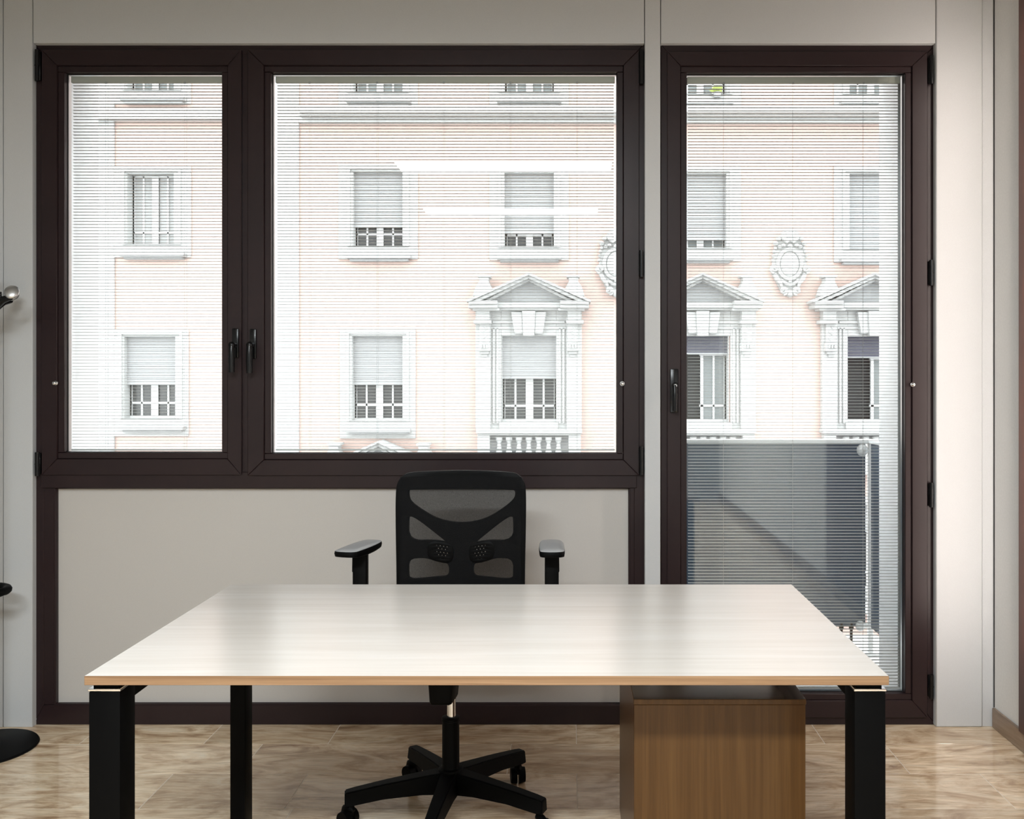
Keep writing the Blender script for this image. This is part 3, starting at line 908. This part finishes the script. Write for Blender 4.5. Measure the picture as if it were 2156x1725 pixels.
wins += [('A', 268, 368, 40, 192, None, 'top'), ('B', 743, 849, 40, 197, None, 'top'), ('C', 1061, 1167, 40, 197, None, 'top'), ('D', 1424, 1530, 40, 200, None, 'top'), ('E', 1787, 1893, 40, 200, None, 'top')]
wins += [('D', 1418, 1534, 1062, 1245, 1130, 'low'), ('E', 1781, 1897, 1062, 1245, 1120, 'low'), ('B', 741, 849, 1062, 1245, 1120, 'low')]
holes = [(fx(l), fx(r), fz(b), fz(t_)) for _, l, r, t_, b, _, _ in wins]
wall_cells(MB(), -26, 26, -11, 11.2, FY, FY + .45, holes).build('wall', M['pink'], bld, smooth=False)
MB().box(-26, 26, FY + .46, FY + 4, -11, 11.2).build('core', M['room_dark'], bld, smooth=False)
# broad white pilaster strips and bands
def strip(p0, p1, q0, q1, out=.06, m='stone', nm='pilaster', bev=.01):
    d = FY - out
    return MB().box(fx(p0, d), fx(p1, d), d, FY, fz(q1, d), fz(q0, d), bev).build(nm, M[m], bld)
strip(196, 262 - 22, -120, 1800)
strip(500, 629, -120, 1800)
strip(60, 500, 228, 250, .25, nm='string_course'); 
for q0, q1, o_ in ((222, 236, .50), (236, 243, .38), (243, 258, .16)):
    strip(629, 2600, q0, q1, o_, nm='string_course')
strip(629, 2600, 905 + 365, 930 + 365, .3, nm='string_course')

def grooved(x0, x1, z0, z1, y, pitch=.05):
    mb = MB(); n = max(1, round((z1 - z0) / pitch)); h = (z1 - z0) / n
    for i in range(n):
        a = z1 - i * h
        mb.hexa([(x0, y, a - h), (x1, y, a - h), (x1, y + .03, a - h), (x0, y + .03, a - h),
                 (x0, y + .012, a), (x1, y + .012, a), (x1, y + .03, a), (x0, y + .03, a)])
    return mb

def facade_window(col, l, r, t_, b, sh, style):
    x0, x1, z1, z0 = fx(l), fx(r), fz(t_), fz(b)
    yw = FY + .24
    c = (x0 + x1) / 2; wd = x1 - x0
    h = z1 - z0
    s = wd / 116.0                # one design pixel of the 116 px wide window
    mb = MB()
    fw = 7 * s
    mb.ring(x0, x1, z0, z1, fw * .7, fw * .7, 5 * s, 5 * s, yw, yw + .08)
    zt2 = z0 + h * .175           # transom between tall and low panes
    cols = ((-52, -32), (-28, -8), (8, 28), (32, 52))
    open_left = style == 'open'
    if not open_left:
        mb.box(c - 8 * s, c + 8 * s, yw - .02, yw + .07, z0 + .02, z1 - .02)
        for a_, b_ in ((-58, -52), (-32, -28)): mb.box(c + a_ * s, c + b_ * s, yw, yw + .07, z0 + .02, z1 - .02)
        mb.box(x0 + .02, c, yw, yw + .07, zt2, zt2 + 5 * s)
    for a_, b_ in ((2, 8), (28, 32), (52, 58)): mb.box(c + a_ * s, c + b_ * s, yw, yw + .07, z0 + .02, z1 - .02)
    mb.box(c, x1 - .02, yw, yw + .07, zt2, zt2 + 5 * s)
    mb.box(x0, x1, yw - .01, yw + .07, z0, z0 + 6 * s)
    mb.box(c if open_left else x0, x1, yw - .01, yw + .07, fz(sh if sh else t_) - 5 * s, fz(sh if sh else t_)) if style == 'open' else None
    wn = mb.build('window', M['white_frame'], bld, smooth=False)
    for i, (a_, b_) in enumerate(cols):
        if open_left and i < 2: continue
        for za_, zb_ in ((z0 + 6 * s, zt2), (zt2 + 5 * s, z1 - 5 * s)):
            MB().box(c + a_ * s, c + b_ * s, yw + .03, yw + .04, za_, zb_).build('pane', M['washed_out_pane' if (col == 'A' and style == 'plain') else 'curtain' if (style in ('top', 'open') or (style == 'plain' and col in 'D')) else 'pane'], wn, smooth=False)
    MB().ring(x0 - .002, x1 + .002, z0 - .002, z1 + .002, .014, .014, .014, .014, FY - .03, yw).build('jamb', M['stone'], wn, smooth=False)
    if open_left:
        # casement swung inwards
        MB().box(x0 + .06, x0 + .10, yw + .05, yw + .20, z0 + .05, fz(sh)).build('open_casement', M['white_frame'], wn, smooth=False)
    if sh:
        ob = grooved(x0 + .01, x1 - .01, fz(sh), z1, FY + .10).build('roller_shutter', M['shutter_dark' if style == 'open' else 'shutter'], wn, smooth=False)
        MB().box(x0 + .01, x1 - .01, FY + .095, FY + .14, fz(sh) - .02, fz(sh) + .01).build('shutter_bottom_bar', M['stone_grey'], wn, smooth=False)
    cp = (l + r) / 2
    if style in ('plain', 'top', 'trim', 'low'):
        hw = {'plain': 84, 'top': 84, 'trim': 80, 'low': 80}[style]
        up_, dn = (16, 26) if style != 'trim' else (14, 37)
        o_ = .05; d = FY - o_
        mb = MB()
        mb.box(fx(cp - hw, d), x0, d, FY, z0, z1, .01); mb.box(x1, fx(cp + hw, d), d, FY, z0, z1, .01)
        mb.box(fx(cp - hw, d), fx(cp + hw, d), d, FY, z1, fz(t_ - up_, d), .01)
        mb.box(fx(cp - hw, d), fx(cp + hw, d), d, FY, fz(b + dn, d), z0, .01)
        d2 = FY - .09
        mb.ring(fx(l - 12, d2), fx(r + 12, d2), z0, fz(t_ - 10, d2), 6 * s, 6 * s, .001, 6 * s, d2, FY - .04)
        mb.build('surround', M['stone'], wn)
        d = FY - .24; sy = b + (20 if style in ('plain', 'trim') else 14)
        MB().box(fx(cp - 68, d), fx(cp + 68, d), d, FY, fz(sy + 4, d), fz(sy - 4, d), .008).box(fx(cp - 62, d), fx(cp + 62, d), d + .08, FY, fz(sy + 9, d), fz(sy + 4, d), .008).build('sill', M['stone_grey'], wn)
    return wn
for a_ in wins: facade_window(*a_)

BAL = None
def baluster_mesh():
    mb = MB().lathe((0, 0, 0), [(.075, 0), (.075, .06), (.05, .08), (.085, .22), (.09, .28), (.05, .46), (.04, .56), (.06, .60), (.075, .62), (.075, .70)], 12)
    me = bpy.data.meshes.new('baluster'); bmesh.ops.recalc_face_normals(mb.bm, faces=mb.bm.faces); mb.bm.to_mesh(me); mb.bm.free(); me.materials.append(M['stone'])
    me.polygons.foreach_set('use_smooth', [True] * len(me.polygons)); me.set_sharp_from_angle(angle=.7)
    return me
BALM = baluster_mesh()

def grand_window(cp, dy=0.0):
    """aedicule: pediment on consoles, keystone and balustrade round a tall window"""
    def bx_(mb, p0, p1, q0, q1, out, back=0.0, bev=.008):
        d = FY - out
        mb.box(fx(cp + p0, d), fx(cp + p1, d), d, FY - back, fz(q1 + dy, d), fz(q0 + dy, d), bev)
    # pediment
    mb = MB()
    d = FY - .62
    def rake(sg, off0, off1, out, e=0):
        dd = FY - out
        P0, A0 = (sg * (131 - e), 632 + off0), (0, 574 + off0)
        P1, A1 = (sg * (131 - e), 632 + off1), (0, 574 + off1)
        mb.prism([(fx(cp + a, dd), fz(b + dy, dd)) for a, b in (P0, A0, A1, P1)], dd, FY - .05, .006)
    for sg in (-1, 1):
        rake(sg, 0, 5, .66)
        rake(sg, 5, 12, .58, 5)
        rake(sg, 12, 18, .42, 16)
    for sg in (-1, 1):
        a, b = sorted((sg * 66, sg * 127))
        bx_(mb, a, b, 633, 640, .62); bx_(mb, a + (0 if sg < 0 else 0), b, 640, 649, .54)
        bx_(mb, min(sg * 62, sg * 118), max(sg * 62, sg * 118), 649, 654, .40)
    bx_(mb, -66, 66, 637, 648, .34); bx_(mb, -68, 68, 648, 653, .26)
    pd = mb.build('pediment', M['stone'], bld, ang=30)
    dd = FY - .16
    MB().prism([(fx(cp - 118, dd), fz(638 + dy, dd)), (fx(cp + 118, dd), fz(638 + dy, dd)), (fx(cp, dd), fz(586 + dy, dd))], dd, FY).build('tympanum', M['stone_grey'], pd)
    for sg in (-1, 1):
        mb = MB()
        d_ = FY - .45
        pts = [(82, 624), (118, 624), (112, 604), (104, 592), (105, 584), (84, 584), (85, 592), (76, 610), (66, 618)]
        mb.prism([(fx(cp + sg * a, d_), fz(b + dy, d_)) for a, b in pts], d_, FY - .1, .01)
        bx_(mb, *sorted((sg * 80, sg * 108)), 579, 584, .48, .08)
        mb.build('acroterion', M['stone'], pd)
    # surround
    mb = MB()
    bx_(mb, -110, -58, 654, 905, .06); bx_(mb, 58, 110, 654, 905, .06)
    bx_(mb, -58, 58, 654, 707, .06)
    for q in (68, 76):
        bx_(mb, -q, -q + 5, 690, 892, .10, .05); bx_(mb, q - 5, q, 690, 892, .10, .05)
    bx_(mb, -76, 76, 676, 681, .12, .05); bx_(mb, -80, 80, 688, 693, .10, .05)
    bx_(mb, -62, 62, 890, 905, .12)
    sr = mb.build('surround', M['stone'], bld)
    # pilasters and consoles
    for sg in (-1, 1):
        mb = MB()
        bx_(mb, *sorted((sg * 80, sg * 112)), 654, 905, .16)
        bx_(mb, *sorted((sg * 79, sg * 116)), 674, 682, .34); bx_(mb, *sorted((sg * 82, sg * 110)), 654, 674, .28)
        pl = mb.build('pilaster', M['stone'], bld)
        mb = MB()
        bx_(mb, *sorted((sg * 82, sg * 104)), 682, 722, .24); bx_(mb, *sorted((sg * 81, sg * 105)), 722, 740, .32); bx_(mb, *sorted((sg * 84, sg * 102)), 740, 746, .26); bx_(mb, *sorted((sg * 87, sg * 99)), 746, 752, .2)
        d_ = FY - .25
        sc_ = [(fx(cp + sg * 93 + 4.5 * math.sin(t2 * 1.05), d_), d_, fz(688 + t2 * 2.4 + dy, d_)) for t2 in range(13)]
        mb.tube(sc_, .02, n=6)
        for e_ in (-6, 0, 6):
            mb.cyl((fx(cp + sg * 93 + e_, d_), d_ - .09, fz(734 + dy, d_)), (fx(cp + sg * 93 + e_, d_), d_ - .09, fz(726 + dy, d_)), .028, .018, n=8)
        mb.build('console_bracket', M['stone'], pl)
    # keystone of three stones
    for pts, o_ in (([(-37, 657), (-14, 657), (-12, 703), (-30, 703)], .22), ([(37, 657), (14, 657), (12, 703), (30, 703)], .22), ([(-14, 654), (14, 654), (12, 708), (-12, 708)], .28)):
        d_ = FY - o_
        MB().prism([(fx(cp + a, d_), fz(b + dy, d_)) for a, b in pts], d_, FY - .03, .012).build('keystone', M['stone'], sr)
    # balustrade
    mb = MB()
    bx_(mb, -111, 113, 905, 913, .30); bx_(mb, -108, 110, 913, 917, .24)
    bx_(mb, -108, -82, 917, 990, .22); bx_(mb, 84, 110, 917, 990, .22)
    bx_(mb, -111, 113, 985, 1000, .28)
    bl = mb.build('balustrade', M['stone'], bld)
    d_ = FY - .13
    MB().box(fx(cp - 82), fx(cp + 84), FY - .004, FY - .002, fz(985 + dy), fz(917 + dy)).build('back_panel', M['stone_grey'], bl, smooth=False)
    for i in range(7):
        place('baluster', BALM, (fx(cp - 62 + i * 20.8, d_), d_, fz(985 + dy, d_)), bl)
for cp in (1113, 1480, 1843): grand_window(cp)
grand_window(796, 355)

# cartouches between the pedimented windows
def cartouche(cp, cz=552):
    d = FY - .12
    k_ = d / F
    c = Vector((fx(cp, d), FY, fz(cz, d)))
    def q(a, b, y): return Vector((c.x + a * k_, FY - y, c.z - (b - cz) * k_))
    mb = MB()
    prof = [(-20, 500), (-32, 520), (-36, 552), (-38, 575), (-28, 592), (-16, 618), (0, 626), (16, 618), (28, 592), (38, 575), (36, 552), (32, 520), (20, 500), (12, 488), (-12, 488)]
    mb.prism([(q(a, b, 0).x, q(a, b, 0).z) for a, b in smooth_loop(prof, 1)], FY - .08, FY, .01)
    ct = mb.build('cartouche', M['stone'], bld)
    MB().ell(q(0, 556, .08), 21 * k_, .10, 27 * k_, 20, 12).build('shield', M['stone'], ct)
    MB().tube([q(25 * math.cos(t2 * math.pi / 18), 556 + 31 * math.sin(t2 * math.pi / 18), .11) for t2 in range(36)], .045, n=8, closed=True).build('shield_rim', M['stone'], ct)
    # shell crest
    mb = MB()
    for t2 in range(7):
        a = math.radians(-72 + 24 * t2)
        p0 = q(6 * math.sin(a), 512 - 4 * math.cos(a), .14); p1 = q(20 * math.sin(a), 503 - 20 * math.cos(a), .12)
        mb.tube([p0, (p0 + p1) / 2 + Vector((0, -.05, 0)), p1], [.03, .05, .055], n=7)
    for a, b, r in ((-24, 503, 6), (24, 503, 6), (-30, 513, 6), (30, 513, 6), (-14, 517, 5), (14, 517, 5), (0, 519, 6), (-22, 520, 5), (22, 520, 5)):
        mb.ell(q(a, b, .12), r * k_, .09, r * k_ * .8, 9, 6)
    mb.build('crest', M['stone'], ct)
    def volute(a, b, r, sg, nm='volute'):
        pts = []; rr = []
        for t2 in range(22):
            f_2 = t2 / 21
            an = sg * (f_2 * 3.6 * math.pi) + math.pi / 2
            rad = r * (1 - .82 * f_2)
            pts.append(q(a + rad * math.cos(an), b + rad * math.sin(an), .15 + .05 * f_2)); rr.append(.034 - .014 * f_2)
        MB().tube(pts, rr, n=6).build(nm, M['stone'], ct)
    volute(-34, 567, 8, 1); volute(34, 567, 8, -1)
    volute(-14, 613, 8, -1); volute(14, 613, 8, 1)
    mb = MB()
    for sg in (-1, 1):
        for a, b, r in ((33, 530, 4), (35, 539, 3.6), (36, 548, 3.2), (30, 522, 4)):
            mb.ell(q(sg * a, b, .10), r * k_, .07, r * k_, 8, 6)
        mb.tube([q(sg * 32, 577, .1), q(sg * 27, 588, .13), q(sg * 20, 596, .13), q(sg * 17, 606, .12)], [.05, .055, .045, .03], n=7)
    mb.tube([q(-18, 590, .12), q(-8, 598, .15), q(0, 600, .16), q(8, 598, .15), q(18, 590, .12)], .035, n=7)
    mb.ell(q(0, 592, .13), 4 * k_, .06, 4 * k_, 8, 6).ell(q(0, 618, .1), 8 * k_, .08, 9 * k_, 10, 7)
    mb.build('leaf_ornament', M['stone'], ct)
cartouche(1663); cartouche(1297)

# plant on a top-floor sill, seen at the top of the door glass
pt = thing('potted_plant', 'small yellow-green plant on a top window sill across the street', 'plant', (fx(1508), FY - .12, fz(208)))
MB().lathe((fx(1508), FY - .14, fz(209)), [(.07, 0), (.09, .10), (.095, .11)], 12).build('pot', M['stone_grey'], pt)
mb = MB()
for i in range(46):
    a = random.random() * 6.28; e = random.uniform(.2, 1.4); L_ = random.uniform(.10, .2)
    u = Vector((math.cos(a) * math.cos(e), math.sin(a) * math.cos(e) * .6, math.sin(e)))
    b0 = Vector((fx(1508), FY - .14, fz(209) + .11)); p1 = b0 + u * L_
    s_ = u.cross(Vector((0, 1, .3))).normalized() * .03
    v4 = [mb.bm.verts.new(x_) for x_ in (b0, b0 + u * L_ * .6 + s_, p1, b0 + u * L_ * .6 - s_)]
    mb.bm.faces.new(v4)
mb.build('foliage', M['leaf'], pt)

st = MB().box(-30, 30, 3.86, FY, -11.3, -11).build('street', M['asphalt'], smooth=False); struct(st, 'asphalt street far below')
print('objects', len(bpy.data.objects))
